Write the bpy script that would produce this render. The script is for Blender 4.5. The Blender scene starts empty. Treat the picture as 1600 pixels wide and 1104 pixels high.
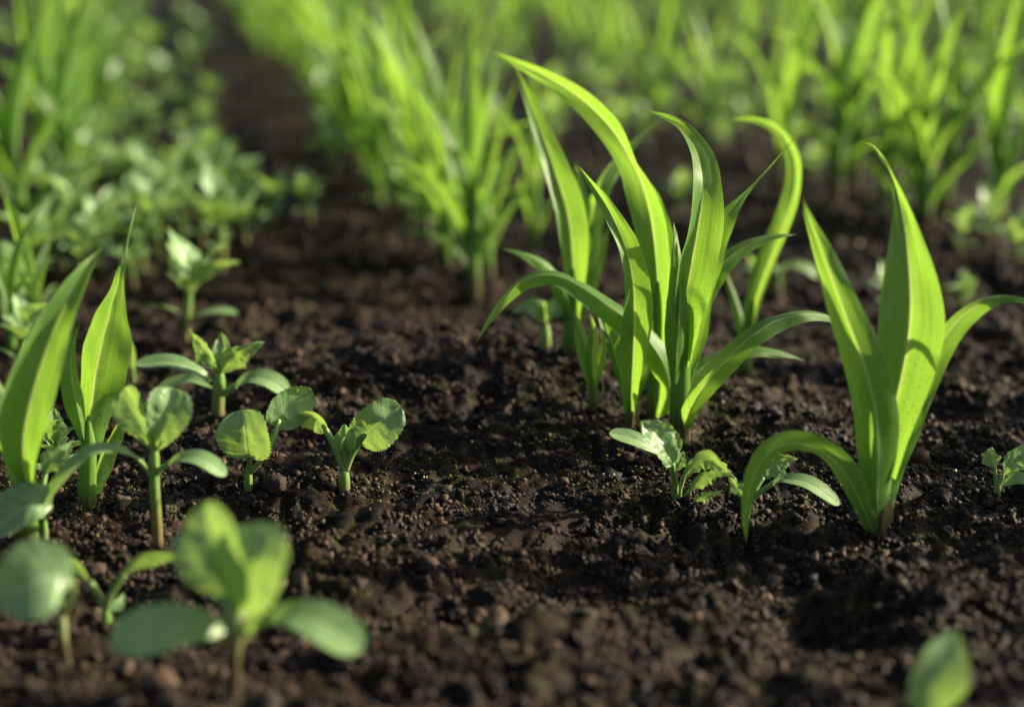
import bpy, math, random
import numpy as np
from mathutils import Vector

SC = bpy.context.scene
COL = SC.collection
R = math.radians

# ------------------------------------------------------------------ camera
PW, PH, FPX = 1600.0, 1104.0, 2444.0
PITCH, CAMH = R(16.7), 0.34
CAM = np.array([0.0, 0.0, CAMH])
FWD = np.array([0.0, math.cos(PITCH), -math.sin(PITCH)])
UPV = np.array([0.0, math.sin(PITCH), math.cos(PITCH)])
RGT = np.array([1.0, 0.0, 0.0])
cd = bpy.data.cameras.new('camera')
cam = bpy.data.objects.new('camera', cd)
COL.objects.link(cam)
cam.location = CAM
cam.rotation_euler = (R(90) - PITCH, 0, 0)
cd.sensor_width = 36.0
cd.lens = FPX / PW * 36.0
cd.clip_start, cd.clip_end = 0.02, 2000.0
cd.dof.use_dof = True
cd.dof.focus_distance = 0.91
cd.dof.aperture_fstop = 2.65
cd.dof.aperture_blades = 9
SC.camera = cam

# ------------------------------------------------------------------ sky, sun, exposure
SUN_EL, SUN_AZ = R(24), R(78)           # azimuth clockwise from +Y
world = bpy.data.worlds.new('World')
SC.world = world
world.use_nodes = True
wn = world.node_tree
wn.nodes.clear()
sky = wn.nodes.new('ShaderNodeTexSky')
sky.sky_type = 'NISHITA'
sky.sun_disc = False
sky.sun_elevation = SUN_EL
sky.sun_rotation = SUN_AZ
sky.dust_density = 3.5
sky.ozone_density = 0.4
bg = wn.nodes.new('ShaderNodeBackground')
bg.inputs[1].default_value = 0.06
wo = wn.nodes.new('ShaderNodeOutputWorld')
wn.links.new(sky.outputs[0], bg.inputs[0])
wn.links.new(bg.outputs[0], wo.inputs[0])
sl = bpy.data.lights.new('sun', 'SUN')
sl.energy = 5.0
sl.angle = R(0.53)
sl.color = (1.0, 0.87, 0.68)
sun = bpy.data.objects.new('sun', sl)
COL.objects.link(sun)
sdir = Vector((math.sin(SUN_AZ) * math.cos(SUN_EL), math.cos(SUN_AZ) * math.cos(SUN_EL), math.sin(SUN_EL)))
sun.rotation_euler = sdir.to_track_quat('Z', 'Y').to_euler()
sun.location = sdir * 5
vs = SC.view_settings
vs.view_transform = 'Standard'
vs.look = 'None'
vs.gamma = 1.0
vs.exposure = 1.5
vs.use_curve_mapping = False
SC.render.engine = 'CYCLES'
SC.cycles.use_denoising = True
SC.cycles.max_bounces = 8
SC.cycles.transmission_bounces = 6
SC.cycles.diffuse_bounces = 4

rng = np.random.default_rng(11)
random.seed(5)

# ------------------------------------------------------------------ noise and terrain
_perm = np.random.default_rng(3).permutation(1024)
_grad = np.random.default_rng(4).uniform(0, 2 * math.pi, 1024)
_gx, _gy = np.cos(_grad), np.sin(_grad)


def perlin(x, y):
    x = np.asarray(x, float); y = np.asarray(y, float)
    xi = np.floor(x).astype(np.int64); yi = np.floor(y).astype(np.int64)
    xf, yf = x - xi, y - yi
    u = xf * xf * xf * (xf * (xf * 6 - 15) + 10)
    v = yf * yf * yf * (yf * (yf * 6 - 15) + 10)

    def g(ix, iy, dx, dy):
        h = _perm[(_perm[ix & 1023] + iy) & 1023]
        return _gx[h] * dx + _gy[h] * dy
    a = g(xi, yi, xf, yf); b = g(xi + 1, yi, xf - 1, yf)
    c = g(xi, yi + 1, xf, yf - 1); d = g(xi + 1, yi + 1, xf - 1, yf - 1)
    return ((a + u * (b - a)) + v * ((c + u * (d - c)) - (a + u * (b - a)))) * 1.4


MOUNDS = ((-.05, 1.05, .17, .10, .030), (.02, 1.34, .3, .10, -.014), (.05, .725, .045, .028, -.020), (.15, .69, .035, .035, -.018), (.02, .655, .03, .03, .010), (-.02, .69, .05, .025, -.014), (.20, .72, .04, .03, .010), (.09, .70, .03, .03, .009), (-.06, .77, .06, .03, .008))


def height(x, y, cell=0.002):
    x = np.asarray(x, float); y = np.asarray(y, float)
    wx = x + 0.02 * perlin(x * 9 + 40, y * 9)
    wy = y + 0.02 * perlin(x * 9, y * 9 + 71)
    z = 0.012 * perlin(wx / 0.30 + 3.3, wy / 0.30 + 1.7)
    z = z + 0.011 * perlin(wx / 0.12 + 9.1, wy / 0.09)
    for lam, amp, off in ((0.045, 0.0088, 5.0), (0.022, 0.0072, 17.0), (0.011, 0.0046, 31.0), (0.0062, 0.0026, 57.0)):
        m = np.clip((lam / np.asarray(cell) - 1.8) / 2.0, 0, 1)
        n = perlin(wx / lam + off, wy / lam - off)
        if lam > 0.03: z = z + m * amp * (0.6 * n + 0.55 * (0.5 - np.abs(n)))
        else: z = z + m * amp * (0.25 * n + 1.25 * (np.abs(n) - 0.3))
    for cx, cy, sx, sy, a in MOUNDS:
        z = z + a * np.exp(-((x - cx) / sx) ** 2 - ((y - cy) / sy) ** 2)
    return z


def hz(x, y):
    return float(height(np.array([x]), np.array([y]))[0])


def ray(px, py):
    return FWD + (px - PW / 2) / FPX * RGT - (py - PH / 2) / FPX * UPV


def on_ground(px, py):
    d = ray(px, py)
    t = -CAMH / d[2]
    for _ in range(6):
        p = CAM + t * d
        t = (hz(p[0], p[1]) - CAMH) / d[2]
    return CAM + t * d


def at_y(px, py, y):
    d = ray(px, py)
    return CAM + d * (y / d[1])


def to_px(p):
    q = np.asarray(p) - CAM
    dep = q @ FWD
    return PW / 2 + FPX * (q @ RGT) / dep, PH / 2 - FPX * (q @ UPV) / dep, dep


# ------------------------------------------------------------------ materials
def new_mat(name):
    m = bpy.data.materials.new(name)
    m.use_nodes = True
    m.node_tree.nodes.clear()
    return m, m.node_tree


class NT:
    def __init__(s, t): s.t = t
    def n(s, kind, **kw):
        n = s.t.nodes.new(kind)
        for k, v in kw.items():
            if isinstance(k, str) and hasattr(n, k): setattr(n, k, v)
        return n
    def link(s, a, b): s.t.links.new(a, b)
    def math(s, op, a, b=None, clamp=False):
        n = s.t.nodes.new('ShaderNodeMath'); n.operation = op; n.use_clamp = clamp
        for i, v in enumerate((a, b)):
            if v is None: continue
            if isinstance(v, (int, float)): n.inputs[i].default_value = v
            else: s.link(v, n.inputs[i])
        return n.outputs[0]
    def mix(s, f, a, b, mode='MIX'):
        n = s.t.nodes.new('ShaderNodeMix'); n.data_type = 'RGBA'; n.blend_type = mode
        for i, v in ((0, f), (6, a), (7, b)):
            if isinstance(v, (int, float)): n.inputs[i].default_value = v
            elif isinstance(v, tuple): n.inputs[i].default_value = (*v[:3], 1)
            else: s.link(v, n.inputs[i])
        return n.outputs[2]
    def noise(s, vec, scale, detail=3, rough=0.55):
        n = s.t.nodes.new('ShaderNodeTexNoise')
        n.inputs['Scale'].default_value = scale
        n.inputs['Detail'].default_value = detail
        n.inputs['Roughness'].default_value = rough
        if vec is not None: s.link(vec, n.inputs['Vector'])
        return n.outputs['Fac']
    def ramp(s, f, stops):
        n = s.t.nodes.new('ShaderNodeValToRGB')
        els = n.color_ramp.elements
        while len(els) < len(stops): els.new(0.5)
        for e, (p, c) in zip(els, stops):
            e.position = p; e.color = (*c, 1) if len(c) == 3 else c
        s.link(f, n.inputs[0])
        return n.outputs[0]
    def rng(s, f, a, b, c=0.0, d=1.0):
        n = s.t.nodes.new('ShaderNodeMapRange')
        s.link(f, n.inputs[0])
        for i, v in enumerate((a, b, c, d)): n.inputs[i + 1].default_value = v
        return n.outputs[0]


def leaf_material(name, dark, light, trans, vein, rough=0.42, tmix=0.45, kind='maize', nv=7):
    m, t = new_mat(name)
    k = NT(t)
    uv = k.n('ShaderNodeUVMap')
    sep = k.n('ShaderNodeSeparateXYZ'); k.link(uv.outputs[0], sep.inputs[0])
    u, v = sep.outputs[0], sep.outputs[1]           # u across -1..1, v along 0..1
    oi = k.n('ShaderNodeObjectInfo')
    geo = k.n('ShaderNodeTexCoord')
    au = k.math('ABSOLUTE', u)
    blotch = k.noise(geo.outputs['Object'], 55 if kind == 'maize' else 140, 4, 0.6)
    base = k.mix(k.rng(blotch, 0.3, 0.7), dark, light)
    base = k.mix(k.math('MULTIPLY', oi.outputs['Random'], 0.35), base, tuple(c * 0.72 for c in dark))
    # midrib
    mid = k.rng(au, 0.025, 0.11 if kind == 'maize' else 0.07, 1.0, 0.0)
    if kind == 'maize':
        cv = k.n('ShaderNodeCombineXYZ')
        k.link(k.math('MULTIPLY', u, 11.0), cv.inputs[0]); k.link(k.math('MULTIPLY', v, 0.8), cv.inputs[1])
        k.link(k.math('MULTIPLY', oi.outputs['Random'], 20.0), cv.inputs[2])
        st = k.noise(cv.outputs[0], 2.2, 4, 0.65)
        fine = k.math('ABSOLUTE', k.math('SINE', k.math('MULTIPLY', u, 44.0)))
        bumpf = k.math('ADD', k.math('MULTIPLY', fine, 0.16), st)
        edge = k.rng(au, 0.93, 0.985)
        veinf = k.math('MAXIMUM', k.math('MULTIPLY', edge, 0.7), k.math('ADD', k.math('MULTIPLY', mid, 0.65), k.rng(st, 0.45, 0.75, 0.0, 0.45)), clamp=True)
        tcol = k.mix(k.rng(st, 0.35, 0.65), trans, tuple(c * f for c, f in zip(trans, (0.55, 0.72, 0.7))))
        tcol = k.mix(k.math('MULTIPLY', mid, 0.7), tcol, (0.50, 0.58, 0.17))
    else:
        ph = k.math('ADD', k.math('SUBTRACT', k.math('MULTIPLY', v, float(nv)), k.math('MULTIPLY', au, 1.3)), k.math('MULTIPLY', blotch, 0.7))
        lat = k.rng(k.math('ABSOLUTE', k.math('SUBTRACT', k.math('FRACT', ph), 0.5)), 0.0, 0.10, 1.0, 0.0)
        cell = k.n('ShaderNodeTexVoronoi', feature='DISTANCE_TO_EDGE')
        cell.inputs['Scale'].default_value = 520
        k.link(geo.outputs['Object'], cell.inputs['Vector'])
        net = k.rng(cell.outputs['Distance'], 0.0, 0.12, 1.0, 0.0)
        veinf = k.math('MAXIMUM', k.math('MULTIPLY', mid, 0.95), k.math('MAXIMUM', k.math('MULTIPLY', lat, 0.55), k.math('MULTIPLY', net, 0.16)))
        bumpf = k.math('SUBTRACT', k.math('MULTIPLY', blotch, 0.6), k.math('MULTIPLY', veinf, 1.0))
        tcol = k.mix(veinf, trans, tuple(min(1, c * 1.15) for c in trans))
    col = k.mix(veinf, base, vein)
    # soil splashed on the lower part, small pale specks, a dried tip
    spl = k.noise(geo.outputs['Object'], 700, 2, 0.5)
    dirt = k.math('MULTIPLY', k.rng(spl, 0.62, 0.70), k.rng(v, 0.0, 0.55, 0.9, 0.12))
    col = k.mix(dirt, col, (0.060, 0.040, 0.026)); tcol = k.mix(dirt, tcol, (0.035, 0.025, 0.012))
    spk = k.math('MULTIPLY', k.rng(k.noise(geo.outputs['Object'], 260, 3, 0.6), 0.64, 0.72), 0.35)
    col = k.mix(spk, col, (0.26, 0.33, 0.11))
    if kind == 'maize':
        tip = k.math('MULTIPLY', k.rng(k.math('ADD', v, k.math('MULTIPLY', blotch, 0.04)), 0.985, 1.01), k.rng(oi.outputs['Random'], 0.3, 0.6))
        col = k.mix(tip, col, (0.28, 0.19, 0.08)); tcol = k.mix(tip, tcol, (0.22, 0.14, 0.04))
    bp = k.n('ShaderNodeBump'); bp.inputs['Strength'].default_value = 0.35; bp.inputs['Distance'].default_value = 0.0008
    k.link(bumpf, bp.inputs['Height'])
    pr = k.n('ShaderNodeBsdfPrincipled')
    k.link(col, pr.inputs['Base Color'])
    k.link(k.rng(blotch, 0.2, 0.8, rough - 0.07, rough + 0.1), pr.inputs['Roughness'])
    pr.inputs['Specular IOR Level'].default_value = 0.38 if kind == 'maize' else 0.5
    k.link(bp.outputs[0], pr.inputs['Normal'])
    tr = k.n('ShaderNodeBsdfTranslucent'); k.link(tcol, tr.inputs[0]); k.link(bp.outputs[0], tr.inputs['Normal'])
    mx = k.n('ShaderNodeMixShader'); mx.inputs[0].default_value = tmix
    k.link(pr.outputs[0], mx.inputs[1]); k.link(tr.outputs[0], mx.inputs[2])
    out = k.n('ShaderNodeOutputMaterial'); k.link(mx.outputs[0], out.inputs[0])
    return m


def stem_material(name, stops, rough=0.45, sss=0.25):
    m, t = new_mat(name)
    k = NT(t)
    uv = k.n('ShaderNodeUVMap')
    sep = k.n('ShaderNodeSeparateXYZ'); k.link(uv.outputs[0], sep.inputs[0])
    geo = k.n('ShaderNodeTexCoord')
    nz = k.noise(geo.outputs['Object'], 160, 4, 0.6)
    f = k.math('ADD', sep.outputs[1], k.math('MULTIPLY', k.math('SUBTRACT', nz, 0.5), 0.25), clamp=True)
    col = k.ramp(f, stops)
    st = k.math('SINE', k.math('MULTIPLY', sep.outputs[0], 60.0))
    col = k.mix(k.math('MULTIPLY', k.rng(st, -1, 1), 0.18), col, (0.25, 0.42, 0.10))
    bp = k.n('ShaderNodeBump'); bp.inputs['Strength'].default_value = 0.25; bp.inputs['Distance'].default_value = 0.0006
    k.link(k.math('ADD', nz, k.math('MULTIPLY', st, 0.2)), bp.inputs['Height'])
    pr = k.n('ShaderNodeBsdfPrincipled')
    k.link(col, pr.inputs['Base Color']); pr.inputs['Roughness'].default_value = rough
    k.link(bp.outputs[0], pr.inputs['Normal'])
    tr = k.n('ShaderNodeBsdfTranslucent'); k.link(col, tr.inputs[0])
    mx = k.n('ShaderNodeMixShader'); mx.inputs[0].default_value = sss
    k.link(pr.outputs[0], mx.inputs[1]); k.link(tr.outputs[0], mx.inputs[2])
    out = k.n('ShaderNodeOutputMaterial'); k.link(mx.outputs[0], out.inputs[0])
    return m


def soil_material(name, crumbs=False):
    m, t = new_mat(name)
    k = NT(t)
    geo = k.n('ShaderNodeTexCoord')
    vec = k.n('ShaderNodeNewGeometry').outputs['Position']
    oi = k.n('ShaderNodeObjectInfo')
    n1 = k.noise(vec, 28, 5, 0.6)
    n2 = k.noise(vec, 240, 4, 0.65)
    n3 = k.noise(vec, 900, 3, 0.6)
    f = k.math('ADD', k.math('MULTIPLY', n1, 0.45), k.math('MULTIPLY', n2, 0.55))
    if crumbs:
        f = k.math('ADD', k.math('MULTIPLY', f, 0.6), k.math('MULTIPLY', oi.outputs['Random'], 0.42))
    sc_ = 0.80 if crumbs else 0.42
    col = k.ramp(f, [(0.30, (0.0034, 0.0021, 0.0014)), (0.50, (0.0135 * sc_, 0.0080 * sc_, 0.0050 * sc_)), (0.66, (0.060 * sc_, 0.034 * sc_, 0.0215 * sc_)), (0.84, (0.185 * sc_, 0.118 * sc_, 0.080 * sc_))])
    # greenish algae film, pink-grey dry grains
    alg = k.noise(vec, 95, 5, 0.7)
    spot = k.noise(vec, 14, 3, 0.6)
    af = k.math('MULTIPLY', k.rng(alg, 0.50, 0.64), k.rng(spot, 0.42, 0.58))
    col = k.mix(k.math('MULTIPLY', af, 0.28), col, (0.095, 0.105, 0.022))
    pk = k.math('MULTIPLY', k.rng(n3, 0.60, 0.72), 0.5)
    col = k.mix(pk, col, (0.17, 0.12, 0.10))
    bp = k.n('ShaderNodeBump'); bp.inputs['Strength'].default_value = 0.9; bp.inputs['Distance'].default_value = 0.0014
    k.link(k.math('ADD', n2, k.math('MULTIPLY', n3, 0.5)), bp.inputs['Height'])
    pr = k.n('ShaderNodeBsdfPrincipled')
    k.link(col, pr.inputs['Base Color'])
    k.link(k.rng(n2, 0.3, 0.7, 0.35, 0.85), pr.inputs['Roughness'])
    pr.inputs['Specular IOR Level'].default_value = 0.22 if crumbs else 0.08
    k.link(bp.outputs[0], pr.inputs['Normal'])
    out = k.n('ShaderNodeOutputMaterial'); k.link(pr.outputs[0], out.inputs[0])
    return m


M_MAIZE = leaf_material('maize_leaf', (0.062, 0.170, 0.026), (0.118, 0.262, 0.044), (0.310, 0.515, 0.044), (0.36, 0.48, 0.20), 0.36, 0.52)
M_WEED = leaf_material('weed_leaf', (0.128, 0.240, 0.095), (0.215, 0.355, 0.155), (0.33, 0.52, 0.085), (0.36, 0.48, 0.25), 0.34, 0.35, 'weed')
M_COTY = leaf_material('cotyledon_leaf', (0.140, 0.260, 0.095), (0.215, 0.360, 0.140), (0.34, 0.54, 0.10), (0.28, 0.40, 0.17), 0.38, 0.30, 'weed', 3)
M_STALK = stem_material('maize_stalk', [(0.0, (0.085, 0.045, 0.035)), (0.17, (0.075, 0.060, 0.032)), (0.36, (0.12, 0.25, 0.040)), (1.0, (0.16, 0.34, 0.045))], 0.40, 0.42)
M_STEM = stem_material('weed_stem', [(0.0, (0.13, 0.060, 0.040)), (0.3, (0.16, 0.15, 0.050)), (0.6, (0.15, 0.27, 0.050)), (1.0, (0.15, 0.30, 0.055))])
M_RED = stem_material('red_weed_stem', [(0.0, (0.040, 0.020, 0.015)), (0.38, (0.060, 0.028, 0.022)), (0.55, (0.22, 0.23, 0.10)), (1.0, (0.36, 0.46, 0.20))])
M_PET = stem_material('weed_petiole', [(0.0, (0.20, 0.24, 0.09)), (0.4, (0.17, 0.29, 0.07)), (1.0, (0.18, 0.32, 0.08))])
M_DRY = stem_material('dry_husk', [(0.0, (0.12, 0.07, 0.04)), (1.0, (0.32, 0.25, 0.13))], 0.6)
M_SOIL = soil_material('soil')
M_CRUMB = soil_material('soil_crumb', True)


# ------------------------------------------------------------------ mesh helpers
def tag(o, label=None, cat=None, group=None, kind=None):
    for a, b in (('label', label), ('category', cat), ('group', group), ('kind', kind)):
        if b: o[a] = b
    return o


def mesh_from(name, V, Fc, mat, UV=None):
    me = bpy.data.meshes.new(name)
    V = np.asarray(V, np.float32); Fc = np.asarray(Fc, np.int32)
    me.vertices.add(len(V)); me.vertices.foreach_set('co', V.ravel())
    nf, kf = Fc.shape
    me.loops.add(nf * kf); me.loops.foreach_set('vertex_index', Fc.ravel())
    me.polygons.add(nf)
    me.polygons.foreach_set('loop_start', np.arange(0, nf * kf, kf, dtype=np.int32))
    me.polygons.foreach_set('use_smooth', np.ones(nf, dtype=bool))
    me.update(calc_edges=True)
    if UV is not None:
        l = me.uv_layers.new(name='UVMap')
        l.data.foreach_set('uv', np.asarray(UV, np.float32)[Fc.ravel()].ravel())
    me.materials.append(mat)
    return me


def add(name, me, parent=None):
    o = bpy.data.objects.new(name, me)
    COL.objects.link(o)
    if parent: o.parent = parent
    return o


def root(name, loc, label, cat, group=None):
    e = bpy.data.objects.new(name, None)
    e.empty_display_size = 0.02
    COL.objects.link(e)
    e.location = loc
    return tag(e, label, cat, group)


def spline(P, n, closed=False):
    """Catmull-Rom through rows of P (any number of columns), n samples, even in arc length of the first 3 columns."""
    P = np.asarray(P, float)
    if len(P) == 2:
        P = np.vstack([P[0], P.mean(0), P[1]])
    Q = np.vstack([2 * P[0] - P[1], P, 2 * P[-1] - P[-2]])
    m = 24
    out = []
    for i in range(1, len(Q) - 2):
        p0, p1, p2, p3 = Q[i - 1], Q[i], Q[i + 1], Q[i + 2]
        t = np.linspace(0, 1, m, endpoint=False)[:, None]
        out.append(0.5 * ((2 * p1) + (-p0 + p2) * t + (2 * p0 - 5 * p1 + 4 * p2 - p3) * t ** 2 + (-p0 + 3 * p1 - 3 * p2 + p3) * t ** 3))
    out.append(Q[-2][None])
    C = np.vstack(out)
    d = np.r_[0, np.cumsum(np.linalg.norm(np.diff(C[:, :3], axis=0), axis=1))]
    s = np.linspace(0, d[-1], n)
    return np.stack([np.interp(s, d, C[:, j]) for j in range(C.shape[1])], 1)


def unit(a):
    return a / np.maximum(np.linalg.norm(a, axis=-1, keepdims=True), 1e-9)


def grid_faces(nu, nv, wrap=False):
    i = np.arange(nu - 1)[:, None]
    j = np.arange(nv if wrap else nv - 1)[None, :]
    j2 = (j + 1) % nv
    return np.stack([i * nv + j, i * nv + j2, (i + 1) * nv + j2, (i + 1) * nv + j], -1).reshape(-1, 4)


def tube(P, rad, mat, name, n=24, m=12, flat=1.0, lump=0.0):
    """P: k x 3, rad: k radii."""
    S = spline(np.c_[np.asarray(P, float), np.asarray(rad, float)], n)
    C, r = S[:, :3], S[:, 3]
    T = unit(np.gradient(C, axis=0))
    ref = np.array([0.0, 1.0, 0.0]) if abs(T[0, 1]) < 0.8 else np.array([1.0, 0, 0])
    A = unit(np.cross(T, ref)); B = np.cross(T, A)
    th = np.linspace(0, 2 * math.pi, m, endpoint=False)
    rr = r[:, None] * (1 + lump * np.sin(th * 2 + 1.3)[None] * np.linspace(1, 0, n)[:, None])
    V = C[:, None] + rr[..., None] * (A[:, None] * np.cos(th)[None, :, None] + B[:, None] * (flat * np.sin(th))[None, :, None])
    V = V.reshape(-1, 3)
    F = grid_faces(n, m, True)
    uv = np.stack(np.broadcast_arrays((th / (2 * math.pi))[None, :], np.linspace(0, 1, n)[:, None]), -1).reshape(-1, 2)
    # caps as collapsed fans
    V = np.vstack([V, C[0] - T[0] * r[0] * 0.2, C[-1] + T[-1] * r[-1] * 0.6])
    uv = np.vstack([uv, [0, 0], [0, 1]])
    a, b = n * m, n * m + 1
    j = np.arange(m)
    tri1 = np.stack([np.full(m, a), (j + 1) % m, j], -1)
    tri2 = np.stack([np.full(m, b), (n - 1) * m + j, (n - 1) * m + (j + 1) % m], -1)
    me = bpy.data.meshes.new(name)
    faces = [tuple(f) for f in F.tolist()] + [tuple(f) for f in tri1.tolist()] + [tuple(f) for f in tri2.tolist()]
    me.from_pydata(V.tolist(), [], faces)
    me.polygons.foreach_set('use_smooth', np.ones(len(faces), dtype=bool))
    l = me.uv_layers.new(name='UVMap')
    li = np.empty(len(me.loops), np.int32); me.loops.foreach_get('vertex_index', li)
    l.data.foreach_set('uv', uv[li].astype(np.float32).ravel())
    me.materials.append(mat)
    return me


def sstep(a, b, x):
    t = np.clip((x - a) / (b - a), 0, 1)
    return t * t * (3 - 2 * t)


def prof(kind, t):
    if kind == 'maize':
        return (0.42 + 0.58 * sstep(-0.05, 0.42, t)) * np.maximum(1 - t ** 2.1, 0.012)
    if kind == 'spear':      # wide low, drawn out to a whip
        return (0.45 + 0.55 * sstep(-0.05, 0.42, t)) * np.maximum(1 - 0.88 * sstep(0.38, 0.80, t) - 0.12 * t ** 3, 0.012)
    if kind == 'sword':      # narrow, even width, long point
        return (0.62 + 0.38 * sstep(0, 0.3, t)) * np.maximum(1 - t ** 2.8, 0.012)
    if kind == 'oval':
        return np.maximum(np.sin(math.pi * np.clip(t, 0, 1) ** 0.92) ** 0.66, 0.05)
    if kind == 'coty':
        return np.maximum((np.clip(t, 0, 1) ** 0.62) * np.sqrt(np.maximum(1 - t ** 3.2, 0)) * 1.12, 0.06)
    if kind == 'round':
        return np.maximum(np.sqrt(np.maximum(1 - (2 * t - 1) ** 2, 0)) ** 0.85, 0.04)
    if kind == 'obov':
        return np.maximum(np.sin(math.pi * np.clip(t, 0, 1) ** 1.25) ** 0.62, 0.06)
    if kind == 'fan':        # widest near the blunt tip
        return np.maximum(np.clip(t, 0, 1) ** 0.75 * np.sqrt(np.maximum(1 - t ** 5, 0)) * 1.1, 0.08)
    if kind == 'diamond':
        return np.maximum(np.where(t < 0.4, (t / 0.4) ** 0.8, ((1 - t) / 0.6) ** 0.85), 0.04)
    raise KeyError(kind)


def blade(S, Wd, kind, w, phi, fold, side, mat, name, ncross=11, ripple=0.0, rf=3.0, teeth=0, tooth=0.07, quilt=0.0, nv=7, notch=0.0, seed=0):
    """S: n x 3 centre line, Wd: n x 3 width direction, w: full width in metres, phi: n half-angles of the cross arc."""
    n = len(S)
    rr = np.random.default_rng(seed)
    t = np.linspace(0, 1, n)
    T = unit(np.gradient(S, axis=0))
    Wd = unit(Wd - (Wd * T).sum(1, keepdims=True) * T)
    N = np.cross(Wd, T) * side
    hw = 0.5 * w * prof(kind, t)
    sgrid = np.linspace(-1, 1, ncross)
    sgrid = np.sign(sgrid) * np.abs(sgrid) ** 0.9
    s = np.broadcast_to(sgrid[None], (n, ncross)).copy()
    ph = np.maximum(np.asarray(phi, float), 0.05)[:, None]
    h = np.broadcast_to(hw[:, None], s.shape).copy()
    if teeth:
        saw = np.abs(((t * teeth + 0.3 * np.sin(t * 9 + seed)) % 1.0) - 0.35)
        e = (1 - tooth * 2 * saw)[:, None]
        h = h * (1 + (e - 1) * np.abs(s) ** 4)
    h = h * (1 + 0.035 * np.sin(t * 7 + rr.uniform(0, 6))[:, None] * np.sign(s))
    lx = h * np.sin(ph * s) / ph
    lz = h * (1 - np.cos(ph * s)) / ph + fold * np.abs(s) * h
    lz = lz - 0.05 * h * np.exp(-(s / 0.12) ** 2)
    if kind in ('maize', 'sword', 'spear'):
        lz = lz + 0.035 * w * perlin(s * 1.6 + seed * 3.7, t[:, None] * 7 + seed) + 0.012 * w * perlin(s * 4 + seed, t[:, None] * 16 + seed * 2)
    if ripple:
        for sg in (-1, 1):
            p0 = rr.uniform(0, 6.28); f1 = rf * rr.uniform(0.8, 1.2)
            wv = np.sin(t * 2 * math.pi * f1 + p0) + 0.5 * np.sin(t * 2 * math.pi * f1 * 1.9 + p0 * 2)
            lz = lz + np.where(np.sign(s) == sg, np.abs(s) ** 1.6, 0) * (ripple * w * wv * sstep(0.12, 0.4, t) * (1 - t ** 4))[:, None]
    if quilt:
        a = nv * t[:, None] - 1.3 * np.abs(s)
        a = a + 0.35 * perlin(s * 2 + seed, t[:, None] * 4 + 3)
        lz = lz + 0.7 * quilt * w * np.abs(np.sin(math.pi * a)) ** 0.8 * np.minimum(1, np.abs(s) * 3) * np.sin(math.pi * t)[:, None] ** 0.5
        lz = lz + quilt * 1.8 * w * perlin(s * 2.5 + seed * 7.1, t[:, None] * 4 + seed)
    V = S[:, None] + Wd[:, None] * lx[..., None] + N[:, None] * lz[..., None]
    if notch:
        V = V - T[:, None] * (notch * w * sstep(0.75, 1.0, t)[:, None] * np.exp(-(s / 0.3) ** 2))[..., None]
    V = V.reshape(-1, 3)
    uv = np.stack([s, np.broadcast_to(t[:, None], s.shape)], -1).reshape(-1, 2)
    me = mesh_from(name, V, grid_faces(n, ncross), mat, uv)
    if kind in ('maize', 'sword', 'spear') and ncross >= 9:
        c = ncross // 2
        ev = np.empty(len(me.edges) * 2, np.int32); me.edges.foreach_get('vertices', ev); ev = ev.reshape(-1, 2)
        sh = (ev[:, 0] % ncross == c) & (ev[:, 1] % ncross == c)
        a = me.attributes.new('sharp_edge', 'BOOLEAN', 'EDGE'); a.data.foreach_set('value', sh)
    return me


# ------------------------------------------------------------------ the ground
def axis_lines(start, stop, step, grow, limit):
    out = [start]
    while out[-1] < limit:
        c = out[-1]
        st = step if c < stop else step * math.exp((c - stop) * grow)
        out.append(c + min(st, 20))
    return np.array(out)


def build_ground():
    yl = [0.30]
    while yl[-1] < 400:
        y = yl[-1]
        if y < 0.5: st = 0.004
        elif y < 1.25: st = 0.0021
        else: st = min(0.0021 * (y / 1.25) ** 2.2, 30)
        yl.append(y + st)
    yl = np.array([-400, -60, -10, -2, -0.6, -0.2, 0.0, 0.12, 0.2, 0.25] + yl)
    xr = [0.0]
    while xr[-1] < 400:
        x = xr[-1]
        st = 0.0022 if x < 0.42 else min(0.0022 * (x / 0.42) ** 2.4, 40)
        xr.append(x + st)
    xr = np.array(xr)
    xl = np.r_[-xr[:0:-1], xr]
    X, Y = np.meshgrid(xl, yl)
    cx = np.gradient(xl)[None, :] + 0 * Y
    cy = np.gradient(yl)[:, None] + 0 * X
    Z = height(X, Y, np.maximum(cx, cy))
    V = np.stack([X, Y, Z], -1).reshape(-1, 3)
    me = mesh_from('soil_ground', V, grid_faces(len(yl), len(xl))[:, ::-1][:, [3, 2, 1, 0]], M_SOIL)
    return tag(add('soil_ground', me), 'dark brown crumbly field soil under the seedlings', None, None, 'structure')


build_ground()


def ico(sub):
    import bmesh
    bm = bmesh.new(); bmesh.ops.create_icosphere(bm, subdivisions=sub, radius=1.0)
    V = np.array([v.co[:] for v in bm.verts]); F = np.array([[v.index for v in f.verts] for f in bm.faces]); bm.free()
    return V, F


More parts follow.
